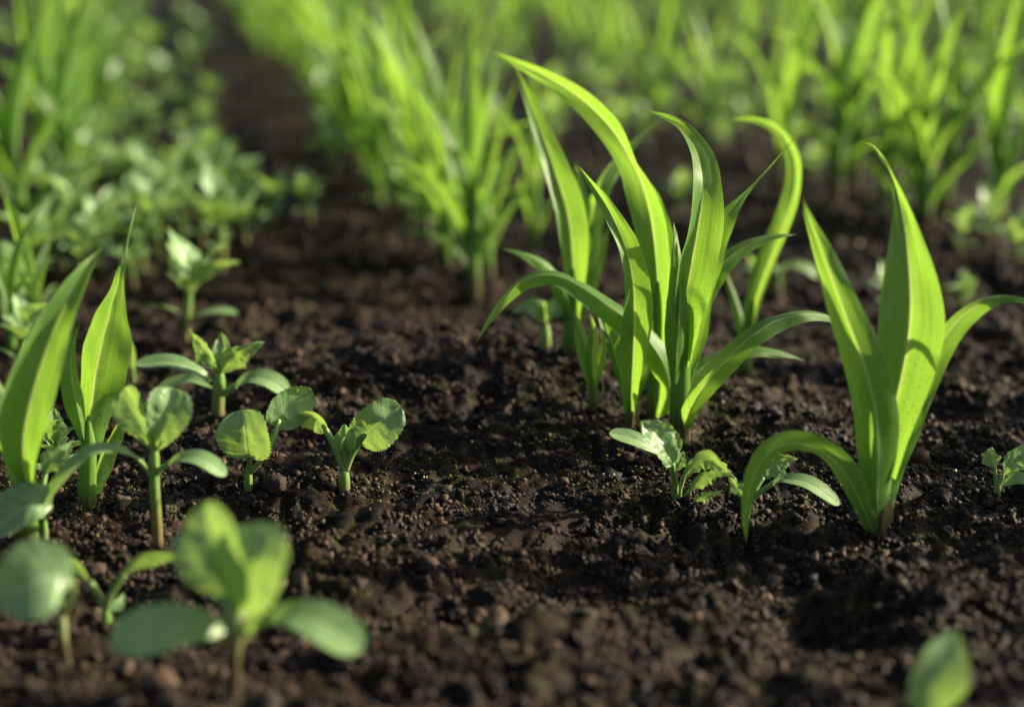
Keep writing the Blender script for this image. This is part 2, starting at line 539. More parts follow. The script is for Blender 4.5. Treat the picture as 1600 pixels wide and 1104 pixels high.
def build_crumbs(name, pts, scl, label):
    """Loose crumbs of soil: a point cloud that instances a dozen lumpy grain meshes."""
    src = bpy.data.collections.new(name + '_shapes')
    V0, F0 = ico(2)
    for i in range(9):
        r = np.random.default_rng(100 + i)
        V = V0.copy()
        for fr, am in ((1.2, 0.55), (2.4, 0.45), (4.5, 0.30)):
            o = r.uniform(0, 50, 3)
            V *= (1 + am * perlin(V0[:, 0] * fr + o[0] + V0[:, 2] * 0.7, V0[:, 1] * fr + o[1] - V0[:, 2] * fr))[:, None]
        V *= r.uniform(0.5, 1.3, 3)
        me = mesh_from('grain', V, F0, M_CRUMB)
        src.objects.link(bpy.data.objects.new('grain', me))
    me = bpy.data.meshes.new(name)
    me.from_pydata(pts.tolist(), [], [])
    a = me.attributes.new('gsize', 'FLOAT', 'POINT'); a.data.foreach_set('value', scl.astype(np.float32))
    a = me.attributes.new('grot', 'FLOAT_VECTOR', 'POINT'); a.data.foreach_set('vector', rng.uniform(0, 6.28, (len(pts), 3)).astype(np.float32).ravel())
    o = add(name, me)
    ng = bpy.data.node_groups.new(name, 'GeometryNodeTree')
    ng.interface.new_socket('Geometry', in_out='INPUT', socket_type='NodeSocketGeometry')
    ng.interface.new_socket('Geometry', in_out='OUTPUT', socket_type='NodeSocketGeometry')
    N = ng.nodes
    gi, go = N.new('NodeGroupInput'), N.new('NodeGroupOutput')
    iop = N.new('GeometryNodeInstanceOnPoints'); ci = N.new('GeometryNodeCollectionInfo')
    ci.inputs['Collection'].default_value = src
    ci.inputs['Separate Children'].default_value = True
    ci.inputs['Reset Children'].default_value = True
    iop.inputs['Pick Instance'].default_value = True
    s = N.new('GeometryNodeInputNamedAttribute'); s.data_type = 'FLOAT'; s.inputs['Name'].default_value = 'gsize'
    q = N.new('GeometryNodeInputNamedAttribute'); q.data_type = 'FLOAT_VECTOR'; q.inputs['Name'].default_value = 'grot'
    L = ng.links.new
    L(gi.outputs[0], iop.inputs['Points']); L(ci.outputs[0], iop.inputs['Instance'])
    L(s.outputs[0], iop.inputs['Scale'])
    e2r = N.new('FunctionNodeEulerToRotation'); L(q.outputs[0], e2r.inputs[0]); L(e2r.outputs[0], iop.inputs['Rotation'])
    L(iop.outputs[0], go.inputs[0])
    md = o.modifiers.new('crumbs', 'NODES'); md.node_group = ng
    return tag(o, label, None, None, 'stuff')


BASES = ((1062, 690), (1024, 660), (985, 668), (927, 640), (893, 562), (1165, 592), (1370, 826), (42, 852), (136, 800), (246, 840), (388, 770), (538, 765), (340, 652), (1062, 803), (1164, 808), (366, 1085), (166, 985))


def scatter():
    P, S = [], []
    # near field, dense; density follows a patchy noise
    n = 210000
    y = 0.50 + 1.55 * rng.random(n) ** 1.15
    x = (rng.random(n) * 2 - 1) * (0.36 * y + 0.05)
    dens = perlin(x / 0.035, y / 0.035) * 0.6 + perlin(x / 0.2 + 7, y / 0.2) * 0.4
    keep = rng.random(n) < np.clip(0.48 + 1.5 * dens, 0.06, 1)
    x, y = x[keep], y[keep]
    # aggregates: part of the crumbs huddle round a few thousand centres
    c = rng.integers(0, len(x), 7500)
    ci = rng.integers(0, len(c), int(len(x) * .45))
    who = rng.permutation(len(x))[:len(ci)]
    x[who] = x[c[ci]] + rng.normal(0, .0034, len(ci)); y[who] = y[c[ci]] + rng.normal(0, .0034, len(ci))
    s = 0.00098 * np.exp(rng.normal(0, 0.42, len(x)))
    big = rng.random(len(x)) < 0.022
    s[big] *= rng.uniform(1.8, 3.2, big.sum())
    P.append((x, y, s))
    q = 230                                    # clods
    yq = .52 + 1.3 * rng.random(q) ** 1.1
    P.append(((rng.random(q) * 2 - 1) * .36 * yq, yq, .0028 * np.exp(rng.normal(0, .38, q))))
    for bx, by in BASES:                       # crumbs pushed up round the stems
        g = on_ground(bx, by); q = 70
        a = rng.uniform(0, 6.28, q); rd = .004 + .012 * rng.random(q) ** 1.3
        P.append((g[0] + rd * np.cos(a), g[1] + rd * np.sin(a), .0013 * np.exp(rng.normal(0, .4, q))))
    n = 26000
    y = 1.9 + 4.0 * rng.random(n) ** 1.5
    x = (rng.random(n) * 2 - 1) * (0.36 * y + 0.1)
    P.append((x, y, 0.0022 * np.exp(rng.normal(0, 0.45, n))))
    x = np.concatenate([p[0] for p in P]); y = np.concatenate([p[1] for p in P]); s = np.concatenate([p[2] for p in P])
    z = height(x, y) + s * np.where(s > .0022, 0.05, 0.35)
    build_crumbs('soil_crumbs', np.stack([x, y, z], -1), s, 'loose soil crumbs strewn over the dark field soil')


scatter()


# ------------------------------------------------------------------ plants drawn after the photograph
def pix(points, yb):
    return np.array([at_y(p[0], p[1], yb + (p[2] if len(p) > 2 else 0.0)) for p in points])


def lerp_list(v, n):
    if isinstance(v, (int, float)): return np.full(n, float(v))
    return np.interp(np.linspace(0, 1, n), np.linspace(0, 1, len(v)), v)


def place_blade(name, parent, base, pts, w, roll, kind, mat, k, phi=0.5, fold=0.25, side=1, n=44, flat=None, **kw):
    """pts are (photo x, photo y, metres behind the plant's base); roll turns the blade about its own length."""
    P = pix(pts, base[1])
    S = spline(P, n)
    T = unit(np.gradient(S, axis=0))
    w0 = unit(np.cross(T, np.array([0.0, 0.96, -0.28])))
    n0 = np.cross(w0, T)
    if flat is not None:
        sg = 1.0 if pts[-1][0] >= pts[0][0] else -1.0
        r = sg * np.radians(lerp_list(flat, n))
    else:
        r = np.radians(lerp_list(roll, n))
    Wd = np.cos(r)[:, None] * w0 + np.sin(r)[:, None] * n0
    me = blade(S - base, Wd, kind, w * k, lerp_list(phi, n), fold, side, mat, name, **kw)
    return add(name, me, parent)


_seed = [0]


def maize(base_px, label, stalk, leaves, group='maize seedlings in the sharp front clump', sink=0.006, flat=0.85):
    b = on_ground(*base_px)
    k = to_px(b)[2] / FPX                     # metres for one photo pixel at this plant
    e = root('maize_seedling', b, label, 'maize', group)
    P = pix(stalk, b[1])
    P[0, 2] -= sink
    add('stalk', tube(P - b, [s[3] * k * q for s, q in zip(stalk, [1] * (len(stalk) - 2) + [.85, .22])], M_STALK, 'stalk', 30, 14, flat, 0.08), e)
    for lf in leaves:
        _seed[0] += 1
        d = dict(w=40, roll=0, kind='maize', phi=(1.3, 0.45, 0.2, 0.1), fold=0.30, side=1, ripple=0.032, seed=_seed[0])
        d.update(lf)
        if not isinstance(d['phi'], (int, float)): d['phi'] = [d['phi'][0]] + [q * .5 for q in d['phi'][1:]]
        d['fold'] = d['fold'] * 1.35
        pts = d.pop('p'); dry = d.pop('dry', False)
        place_blade('husk' if dry else 'leaf', e, b, pts, d.pop('w'), d.pop('roll'), d.pop('kind'), M_DRY if dry else M_MAIZE, k, **d)
    return e


def weed(base_px, label, stem, leaves, mat=None, group='broadleaf weed seedlings in the foreground', name='weed_seedling', sink=0.004, extra=None):
    b = on_ground(*base_px)
    k = to_px(b)[2] / FPX
    e = root(name, b, label, 'weed', group)
    P = pix(stem, b[1])
    P[0, 2] -= sink
    add('stem', tube(P - b, [s[3] * k * q for s, q in zip(stem, [1] * (len(stem) - 1) + [.45])], mat or M_STEM, 'stem', 18, 10), e)
    for lf in leaves:
        _seed[0] += 1
        d = dict(w=50, roll=0, kind='coty', phi=0.25, fold=0.12, side=-1, n=30, ncross=13, seed=_seed[0])
        d.update(lf)
        pts = d.pop('p'); pet = d.pop('pet', None); nm = d.pop('name', 'cotyledon' if d['kind'] == 'coty' else 'leaf')
        if d['kind'] != 'coty':
            d.setdefault('teeth', 13); d.setdefault('quilt', 0.022); d['n'] = 54
        m = M_COTY if d['kind'] == 'coty' else M_WEED
        o = place_blade(nm, e, b, pts, d.pop('w'), d.pop('roll'), d.pop('kind'), m, k, **d)
        if pet:
            Q = pix([q[:3] for q in pet], b[1])
            rads = [q[3] * k for q in pet]
            add('petiole', tube(Q - b, rads, M_PET, 'petiole', 16, 8), o)
    return e


# --- the sharp clump in the middle
maize((1062, 690), 'thick stalked maize seedling at the right of the sharp clump, many spreading leaves',
      [(1062, 692, 0, 17), (1062, 650, 0, 15.5), (1063, 600, 0, 14.5), (1064, 550, 0, 14), (1067, 500, 0, 13), (1072, 455, 0, 9)],
      [dict(p=[(1062, 560, 0), (1068, 490, -.002), (1078, 425, -.006), (1092, 350, -.010), (1098, 290, -.006), (1092, 245, .006), (1072, 210, .02), (1044, 188, .035), (1008, 172, .05)],
            w=76, roll=(-12, -18, -25, -28, -35, -45), phi=(1.4, .9, .5, .4, .3), fold=.35, side=-1),
       dict(p=[(1066, 570, 0), (1074, 500, .002), (1090, 425, .008), (1112, 368, .014), (1150, 318, .02), (1190, 275, .03), (1216, 245, .035), (1240, 218, .04)],
            w=58, roll=(5, -8, -22, -26, -10), kind='spear', phi=(1.4, 1.0, .8, .6, .4), fold=.3, side=-1),
       dict(p=[(1070, 672, -.004), (1078, 640, -.012), (1102, 600, -.016), (1135, 562, -.018), (1175, 524, -.016), (1215, 500, -.01), (1260, 490, 0), (1300, 496, .01), (1332, 510, .02)],
            w=40, roll=(10, 15, 22, 30, 42, 50), kind='sword', phi=(1.0, .6, .5, .4), fold=.3, side=1),
       dict(p=[(1066, 620, .004), (1078, 592, .008), (1102, 570, .014), (1140, 552, .02), (1185, 545, .024), (1230, 553, .028), (1258, 564, .03)],
            w=34, roll=(20, 30, 40, 45), kind='sword', phi=(1.0, .6, .4, .3), fold=.3, side=1),
       dict(p=[(1068, 560, .004), (1076, 520, .006), (1094, 468, .014), (1128, 414, .02), (1166, 384, .026), (1205, 370, .03), (1246, 366, .034)],
            w=44, roll=(10, 14, 20, 25, 30), phi=(1.2, .6, .4, .3), fold=.2, side=1),
       dict(p=[(1055, 600, -.006), (1058, 540, -.012), (1062, 470, -.012), (1060, 410, -.008), (1058, 380, -.002), (1052, 345, .006)],
            w=46, roll=(0, -20, -40), phi=(1.5, 1.1, .9, .7), fold=.2, side=1),
       dict(p=[(1070, 610, .002), (1082, 555, .004), (1098, 490, .006), (1108, 430, .01), (1106, 385, .016)],
            w=30, roll=(30, 40, 45), phi=(1.4, 1., .8), fold=.25, side=1)])
maize((1024, 660), 'tall maize seedling in the sharp clump, its longest leaf arching to the upper left',
      [(1022, 662, 0, 14), (1023, 620, 0, 12.5), (1026, 560, 0, 12), (1028, 500, 0, 11), (1028, 440, 0, 8)],
      [dict(p=[(1026, 590, 0), (1028, 500, 0), (1026, 420, .002), (1016, 340, .006), (1000, 278, .014), (974, 228, .028), (945, 190, .042), (905, 152, .062), (850, 118, .09), (800, 95, .12), (766, 80, .14)],
            w=60, roll=(10, 14, 14, 20, 58, 32, 28, 28, 28, 28), phi=(1.3, .7, .4, .3, .3), fold=.28, side=-1),
       dict(p=[(1028, 655, -.006), (1040, 625, -.016), (1046, 600, -.022), (1036, 566, -.026), (1012, 530, -.028), (984, 502, -.03), (945, 474, -.03), (900, 444, -.028), (862, 430, -.026), (822, 438, -.024), (788, 468, -.024), (760, 506, -.026), (742, 538, -.028)],
            w=44, roll=(20, 5, -15, -28, -35, -35, -30, -30), kind='sword', phi=(1.4, .7, .5, .4, .3), fold=.3, side=1, ripple=.04, n=64),
       dict(p=[(1024, 600, .004), (1036, 520, .01), (1044, 450, .014), (1040, 380, .02), (1028, 320, .026), (1012, 280, .034)],
            w=50, roll=(-10, -20, -20, -25), phi=(1.3, .8, .6, .4), fold=.3, side=-1)])
maize((985, 668), 'slender maize seedling at the left front of the sharp clump, glossy striped top leaf',
      [(985, 670, 0, 9), (985, 640, 0, 8), (987, 600, 0, 8), (990, 560, 0, 8), (992, 520, 0, 6)],
      [dict(p=[(985, 640, -.002), (988, 580, -.006), (991, 500, -.01), (988, 430, -.012), (972, 372, -.010), (948, 322, -.004), (922, 284, .006), (902, 257, .012)],
            w=56, roll=(10, 14, -6, -24, -18, 12, 25), phi=(1.3, .8, .5, .4), fold=.35, side=-1, ripple=.035, rf=4),
       dict(p=[(984, 640, 0), (978, 612, 0), (966, 572, .004), (954, 532, .008), (942, 498, .012), (930, 462, .018), (915, 432, .024)],
            w=34, roll=(-10, -20, -20), phi=(1.2, .6, .4), fold=.3, side=-1),
       dict(p=[(990, 630, .004), (1000, 590, .01), (1010, 540, .012), (1012, 500, .012), (1006, 455, .01)],
            w=26, roll=(30, 35, 40), phi=(1.2, .7, .5), fold=.3, side=1),
       dict(p=[(990, 668, -.005), (993, 650, -.008), (996, 634, -.008), (1004, 622, -.006)], w=13, roll=(20, 50, 10), kind='sword', phi=(1., .8), fold=.3, ripple=.12, dry=True)])
maize((927, 640), 'small maize seedling with short upright leaves, just left of the sharp clump',
      [(927, 642, 0, 8), (926, 600, 0, 7), (923, 570, 0, 6), (922, 545, 0, 4)],
      [dict(p=[(926, 610, 0), (920, 565, 0), (910, 528, .003), (902, 500, .006), (896, 478, .01)], w=30, roll=(-10, -20), phi=(1.2, .7, .4), fold=.3),
       dict(p=[(926, 600, -.002), (926, 555, -.004), (928, 520, -.002), (922, 488, .004)], w=27, roll=(20, 10), phi=(1.3, .8, .5), fold=.3, side=-1),
       dict(p=[(928, 600, .003), (936, 565, .006), (941, 535, .006), (938, 505, .006)], w=20, roll=(40, 45), phi=(1., .6), fold=.3),
       dict(p=[(930, 632, -.004), (938, 618, -.006), (942, 602, -.006), (936, 590, -.004)], w=9, roll=(20, 60, 10), kind='sword', phi=(1., .8), fold=.3, ripple=.12, dry=True)])
maize((893, 562), 'maize seedling behind the left of the sharp clump, one long leaf leaning left',
      [(893, 564, 0, 15), (893, 520, 0, 13), (894, 470, 0, 12), (895, 420, 0, 9)],
      [dict(p=[(893, 500, 0), (896, 430, 0), (888, 340, .005), (864, 258, .015), (838, 190, .03), (816, 132, .045), (800, 98, .055)], w=58, roll=(-5, -10, -15, -20), phi=(1.3, .7, .5), fold=.35, side=-1),
       dict(p=[(897, 500, .004), (910, 430, .01), (922, 350, .015), (940, 290, .02), (968, 248, .03), (1000, 212, .04), (1034, 186, .05)], w=42, roll=(15, 20, 30, 40), phi=(1.3, .7, .4), fold=.3),
       dict(p=[(890, 500, -.004), (884, 462, -.01), (862, 424, -.016), (826, 400, -.02), (784, 388, -.02)], w=30, roll=(-20, -30, -40), kind='sword', phi=(1., .6, .4), fold=.3),
       dict(p=[(896, 520, .002), (904, 450, .006), (912, 380, .012), (910, 310, .02), (898, 250, .03)], w=48, roll=(20, 26), phi=(1., .6, .4), fold=.25),
       dict(p=[(898, 500, .008), (918, 440, .016), (940, 385, .02), (952, 350, .026)], w=36, roll=(20, 20), phi=(1., .6, .4), fold=.3)])
maize((1165, 592), 'maize seedling behind the right of the sharp clump, one leaf hooped over',
      [(1163, 594, 0, 12), (1164, 560, 0, 10.5), (1170, 515, 0, 10), (1178, 470, 0, 8)],
      [dict(p=[(1168, 530, 0), (1180, 470, 0), (1200, 410, .002), (1224, 350, .004), (1241, 295, .008), (1240, 245, .014), (1216, 205, .024), (1180, 187, .034), (1140, 186, .044)], w=36, roll=(20, 25, 35, 35, 30, 20), kind='sword', phi=(1.2, .6, .4), fold=.25, side=-1),
       dict(p=[(1164, 545, 0), (1158, 500, .004), (1148, 466, .008), (1136, 432, .012), (1126, 400, .016)], w=20, roll=(-20, -30), phi=(1.1, .6, .4), fold=.3)])
# --- right front
maize((1370, 826), 'broad leaved maize seedling alone at the right front, lowest leaf arched to the soil',
      [(1371, 828, 0, 13), (1371, 800, 0, 16), (1372, 750, 0, 20), (1376, 700, 0, 20), (1380, 650, 0, 15)],
      [dict(p=[(1370, 806, -.005), (1371, 760, -.012), (1372, 700, -.014), (1366, 630, -.014), (1344, 550, -.012), (1314, 470, -.006), (1284, 390, .004), (1262, 335, .012), (1253, 306, .018)],
            w=72, roll=(0, 10, 24, 30), phi=(1.3, .8, .45, .3), fold=.12, side=1, kind='sword'),
       dict(p=[(1378, 740, 0), (1392, 660, .002), (1410, 580, .004), (1421, 510, .006), (1422, 450, .010), (1416, 375, .016), (1406, 315, .026), (1390, 265, .04), (1366, 230, .06), (1345, 222, .08)],
            w=100, roll=(5, 5, 5, 8, 15, 30, 40), kind='spear', phi=(1.3, .7, .4, .5, .7), fold=.28, side=-1),
       dict(p=[(1382, 790, .004), (1396, 720, .008), (1422, 640, .012), (1450, 575, .016), (1476, 528, .018), (1512, 486, .018), (1560, 464, .014), (1604, 468, .010), (1650, 492, .006)],
            w=52, roll=(20, 24, 28, 40, 52, 58), kind='sword', phi=(1.2, .7, .5, .4), fold=.3, side=1),
       dict(p=[(1364, 832, -.004), (1350, 796, -.01), (1322, 742, -.016), (1288, 706, -.02), (1246, 692, -.024), (1206, 703, -.026), (1178, 742, -.026), (1166, 800, -.024), (1166, 850, -.02)],
            w=44, roll=(20, 25, 40, 45, 30, 5, 0, 0), kind='sword', phi=(.8, .4, .3), fold=.15, side=1),
       dict(p=[(1380, 830, -.006), (1386, 808, -.01), (1390, 786, -.012), (1398, 770, -.01)], w=18, roll=(20, 40, 10), kind='sword', phi=(1., .8), fold=.3, ripple=.1, dry=True)],
      'maize seedlings at the photo edges')
# --- left front
maize((42, 852), 'maize seedling at the left edge with a wide blade leaning to the upper right',
      [(40, 856, 0, 19), (40, 800, 0, 19), (40, 740, 0, 18), (42, 700, 0, 12)],
      [dict(p=[(40, 760, -.004), (36, 690, -.008), (50, 615, -.008), (74, 540, -.004), (102, 474, .004), (132, 425, .014), (158, 388, .026)], w=88, roll=(-5, -10, -12, -6, 6), phi=(1.4, .8, .5, .4), fold=.3, side=-1),
       dict(p=[(38, 770, 0), (20, 715, -.004), (4, 660, -.006), (-14, 600, -.004), (-30, 540, 0)], w=56, roll=(0, -10), phi=(1.4, .8, .5), fold=.25)],
      'maize seedlings at the photo edges')
maize((136, 800), 'maize seedling with a pointed upright leaf beside the notched weed at the left',
      [(136, 803, 0, 15), (136, 760, 0, 14), (138, 700, 0, 14), (138, 650, 0, 11)],
      [dict(p=[(140, 700, 0), (144, 640, 0), (154, 570, 0), (170, 500, .002), (186, 435, .006), (199, 372, .014), (214, 318, .024)], w=88, roll=(0, 12, 22, 22, 20), kind='spear', phi=(1.4, .7, .45, .3), fold=.12, side=1),
       dict(p=[(132, 690, -.003), (122, 640, -.005), (111, 585, -.004), (112, 545, 0), (124, 505, .004)], w=40, roll=(-25, -35, -40), phi=(1.4, .9, .6), fold=.3),
       dict(p=[(146, 770, .004), (158, 722, .01), (178, 676, .016), (206, 644, .022), (240, 622, .026)], w=36, roll=(20, 35, 40), kind='sword', phi=(1., .5), fold=.2)],
      'maize seedlings at the photo edges')

# ---------------------------------------------------------------- broadleaf weeds in the foreground
WG = 'broadleaf weed seedlings in the foreground'
weed((366, 1085), 'large blurred weed at the bottom left, two broad upright leaves over two oval ones',
     [(366, 1090, 0, 11), (366, 1045, 0, 10), (367, 1010, 0, 12), (368, 980, 0, 19), (368, 945, 0, 19), (368, 900, 0, 18)],
     [dict(p=[(352, 984, -.006), (320, 976, -.012), (270, 980, -.02), (215, 992, -.026), (172, 1006, -.03)], w=112, flat=36, fold=.05),
      dict(p=[(420, 968, -.006), (450, 958, -.008), (490, 968, -.012), (530, 990, -.016), (566, 1016, -.02)], w=98, flat=40, fold=.05, pet=[(372, 985, 0, 9), (395, 982, -.003, 7), (425, 967, -.006, 6)]),
      dict(p=[(366, 952, -.002), (354, 905, -.006), (336, 846, -.002), (320, 784, .006)], w=134, roll=(28, 26), kind='obov', fold=.22, teeth=9, quilt=.03),
      dict(p=[(372, 952, -.004), (388, 912, -.010), (408, 866, -.010), (432, 820, -.004)], w=132, roll=(22, 20), kind='obov', fold=.22, teeth=9, quilt=.03),
      dict(p=[(384, 985, -.012), (392, 970, -.014), (400, 958, -.014)], w=24, roll=0, kind='oval', fold=.6, phi=.8, teeth=0, name='bud')],
     M_RED)
weed((246, 840), 'slim weed seedling with a notched heart shaped glossy leaf pair on a yellow green stem',
     [(246, 842, 0, 9), (244, 800, 0, 8.5), (241, 750, 0, 8), (241, 715, 0, 8), (241, 690, 0, 8)],
     [dict(p=[(262, 724, -.004), (285, 714, -.006), (318, 718, -.008), (354, 742, -.008)], w=44, flat=46, fold=.08, pet=[(244, 742, 0, 5), (252, 731, -.002, 4), (264, 723, -.004, 4)]),
      dict(p=[(214, 714, -.006), (180, 700, -.01), (140, 706, -.016), (104, 738, -.022), (66, 788, -.026)], w=44, flat=46, fold=.08, pet=[(239, 748, 0, 5), (226, 728, -.003, 4), (212, 714, -.006, 4)]),
      dict(p=[(240, 705, 0), (226, 672, -.002), (210, 642, 0), (192, 608, .006)], w=88, roll=(30, 24), kind='fan', fold=.2, teeth=11, quilt=.02, side=-1),
      dict(p=[(242, 705, 0), (252, 672, -.004), (262, 642, -.004), (272, 606, .002)], w=92, roll=(-22, -16), kind='fan', fold=.22, teeth=11, quilt=.03, side=-1)])
weed((388, 770), 'weed seedling with two round toothed leaves, the left one dappled with sun',
     [(388, 772, 0, 7), (388, 745, 0, 6.5), (390, 720, 0, 6)],
     [dict(p=[(388, 716, -.004), (385, 696, -.008), (382, 668, -.01), (378, 640, -.006)], w=88, roll=(6, 6), kind='round', fold=.12, teeth=15, quilt=.02, pet=[(389, 735, 0, 4), (390, 722, -.002, 4), (388, 712, -.005, 4)]),
      dict(p=[(424, 664, .004), (438, 648, .006), (458, 630, .01), (490, 618, .016)], w=76, roll=(-38, -34), kind='round', fold=.15, teeth=15, quilt=.02, pet=[(391, 738, 0, 4.5), (410, 716, -.002, 4.5), (427, 686, 0, 4.5), (436, 656, .005, 4)]),
      dict(p=[(384, 720, .002), (378, 712, .004), (370, 708, .006)], w=12, roll=-30, kind='coty', fold=.1)])
weed((538, 765), 'forked weed seedling nearest the bare soil, one pale sunlit toothed leaf on its right stalk',
     [(538, 767, 0, 9), (538, 745, 0, 8.5), (538, 726, 0, 8)],
     [dict(p=[(560, 690, .001), (574, 676, -.002), (596, 658, -.004), (626, 634, .0)], w=74, roll=(-12, -8), kind='round', fold=.22, teeth=15, quilt=.025, pet=[(540, 735, 0, 5.5), (549, 712, 0, 5), (562, 690, 0, 5), (572, 678, -.001, 4)]),
      dict(p=[(512, 672, .004), (500, 658, .008), (486, 652, .012), (466, 656, .018)], w=44, roll=(40, 45), kind='round', fold=.3, teeth=11, quilt=.02, pet=[(536, 735, 0, 5.5), (527, 708, 0, 5), (514, 680, .002, 5), (505, 664, .005, 4)]),
      dict(p=[(538, 705, -.002), (534, 690, -.004), (528, 674, -.004)], w=26, roll=20, kind='oval', fold=.5, teeth=7, name='bud', pet=[(538, 728, 0, 4), (538, 716, -.001, 3.5), (538, 703, -.002, 3.5)]),
      dict(p=[(540, 705, -.003), (544, 688, -.006), (550, 668, -.006)], w=24, roll=-20, kind='oval', fold=.5, teeth=7, name='bud'),
      dict(p=[(539, 705, .002), (539, 682, .002), (538, 662, .004)], w=22, roll=0, kind='oval', fold=.5, teeth=7, name='bud')])
weed((340, 652), 'weed with a crown of ruffled leaves over smooth leaves spread to both sides',
     [(340, 654, 0, 11), (341, 625, 0, 10), (343, 595, 0, 9), (344, 575, 0, 8)],
     [dict(p=[(334, 596, -.002), (306, 578, -.006), (266, 566, -.008), (212, 568, -.008)], w=46, flat=52, fold=.08),
      dict(p=[(366, 604, -.002), (390, 590, -.004), (420, 594, -.006), (452, 616, -.006)], w=50, flat=46, fold=.12, pet=[(344, 618, 0, 6), (356, 610, -.001, 5), (368, 602, -.002, 5)]),
      dict(p=[(332, 606, .004), (300, 592, .008), (270, 598, .01), (244, 612, .01)], w=34, flat=48, fold=.08),
      dict(p=[(346, 582, -.002), (364, 556, -.006), (386, 544, -.008), (413, 534, -.006)], w=54, roll=(-38, -42), kind='diamond', fold=.3, teeth=9, quilt=.05),
      dict(p=[(340, 582, -.004), (328, 556, -.008), (312, 534, -.008), (296, 514, -.004)], w=44, roll=(35, 40), kind='diamond', fold=.3, teeth=9, quilt=.05),
      dict(p=[(344, 575, .004), (346, 552, .006), (348, 532, .01), (344, 518, .014)], w=34, roll=0, kind='diamond', fold=.4, teeth=9, quilt=.04)])
weed((98, 1035), 'weed at the left edge with one big round dark blurred leaf',
     [(106, 1040, 0, 8), (100, 1005, 0, 7), (97, 965, 0, 7), (97, 940, 0, 7)],
     [dict(p=[(112, 905, -.02), (84, 900, -.024), (44, 912, -.028), (-8, 942, -.03)], w=124, roll=(-22, -22), kind='oval', phi=.08, fold=.12, teeth=0, quilt=.008, side=-1, pet=[(97, 960, 0, 6), (108, 935, -.008, 6), (112, 912, -.016, 6), (100, 902, -.021, 5)]),
      dict(p=[(96, 955, .004), (92, 940, .006), (86, 926, .01)], w=26, roll=20, kind='oval', fold=.4, teeth=0)], M_RED)
weed((68, 850), 'weed peeping in at the left edge with one pale oval leaf',
     [(68, 852, .0, 8), (68, 825, .0, 7), (66, 800, -.004, 6)],
     [dict(p=[(80, 790, -.02), (60, 784, -.026), (30, 796, -.03), (-22, 834, -.034)], w=74, roll=(-28, -28), kind='oval', fold=.1, teeth=0, quilt=.012, pet=[(67, 810, -.003, 5), (76, 797, -.012, 5), (78, 790, -.02, 4)]),
      dict(p=[(70, 740, .01), (80, 720, .01), (100, 704, .012), (112, 690, .016)], w=44, roll=(-20, -20), kind='diamond', fold=.2, teeth=9, quilt=.03, pet=[(67, 812, 0, 4), (66, 775, .004, 4), (71, 738, .01, 4)])])
weed((166, 985), 'small weed with two long curved leaf stalks behind the big blurred weed',
     [(168, 990, 0, 8), (166, 960, 0, 7), (165, 945, 0, 6)],
     [dict(p=[(140, 908, -.002), (126, 888, -.002), (108, 870, 0), (84, 852, .004)], w=32, roll=(30, 40), kind='diamond', fold=.3, teeth=5, quilt=.02, pet=[(165, 958, 0, 5), (156, 932, 0, 5), (142, 910, -.002, 5)]),
      dict(p=[(192, 898, 0), (214, 876, -.002), (252, 864, -.004), (304, 872, -.006)], w=44, roll=(-45, -50), kind='diamond', fold=.3, teeth=9, quilt=.03, pet=[(166, 958, 0, 5), (174, 928, 0, 5), (194, 897, 0, 5)]),
      dict(p=[(172, 955, .004), (184, 944, .006), (194, 926, .01)], w=22, roll=-30, kind='diamond', fold=.3, teeth=5)])
weed((1062, 803), 'ragged weed with feathery cut leaves in front of the sharp maize clump',
     [(1060, 806, 0, 8), (1056, 780, 0, 7.5), (1052, 755, 0, 6)],
     [dict(p=[(1046, 716, -.004), (1022, 700, -.008), (990, 686, -.01), (952, 676, -.01)], w=38, flat=40, kind='coty', fold=.1, pet=[(1054, 775, 0, 5), (1052, 742, -.002, 4.5), (1044, 715, -.004, 4)]),
      dict(p=[(1050, 725, -.01), (1042, 704, -.014), (1026, 682, -.016), (1000, 658, -.014)], w=58, roll=(-32, -30), kind='oval', fold=.2, teeth=7, quilt=.05, pet=[(1056, 772, 0, 5), (1054, 748, -.005, 5), (1050, 724, -.01, 4)]),
      dict(p=[(1066, 748, 0), (1084, 724, 0), (1110, 718, 0), (1150, 748, 0)], w=52, roll=(-30, -35), kind='diamond', fold=.2, teeth=5, tooth=.42, quilt=.03, pet=[(1060, 785, 0, 5), (1062, 765, 0, 4), (1068, 745, 0, 4)]),
      dict(p=[(1076, 768, -.006), (1090, 752, -.008), (1110, 740, -.01), (1140, 738, -.01)], w=44, roll=(-35, -40), kind='diamond', fold=.2, teeth=5, tooth=.42, quilt=.03, pet=[(1062, 790, 0, 5), (1068, 778, -.003, 4), (1078, 767, -.006, 4)]),
      dict(p=[(1080, 790, -.01), (1096, 776, -.012), (1112, 770, -.012), (1128, 766, -.01)], w=28, roll=(-35, -40), kind='diamond', fold=.2, teeth=5, tooth=.42, pet=[(1063, 796, 0, 4), (1072, 794, -.006, 4), (1082, 789, -.01, 4)]),
      dict(p=[(1058, 735, .002), (1062, 720, .002), (1068, 704, .004)], w=28, roll=-20, kind='diamond', fold=.3, teeth=5, tooth=.3)])
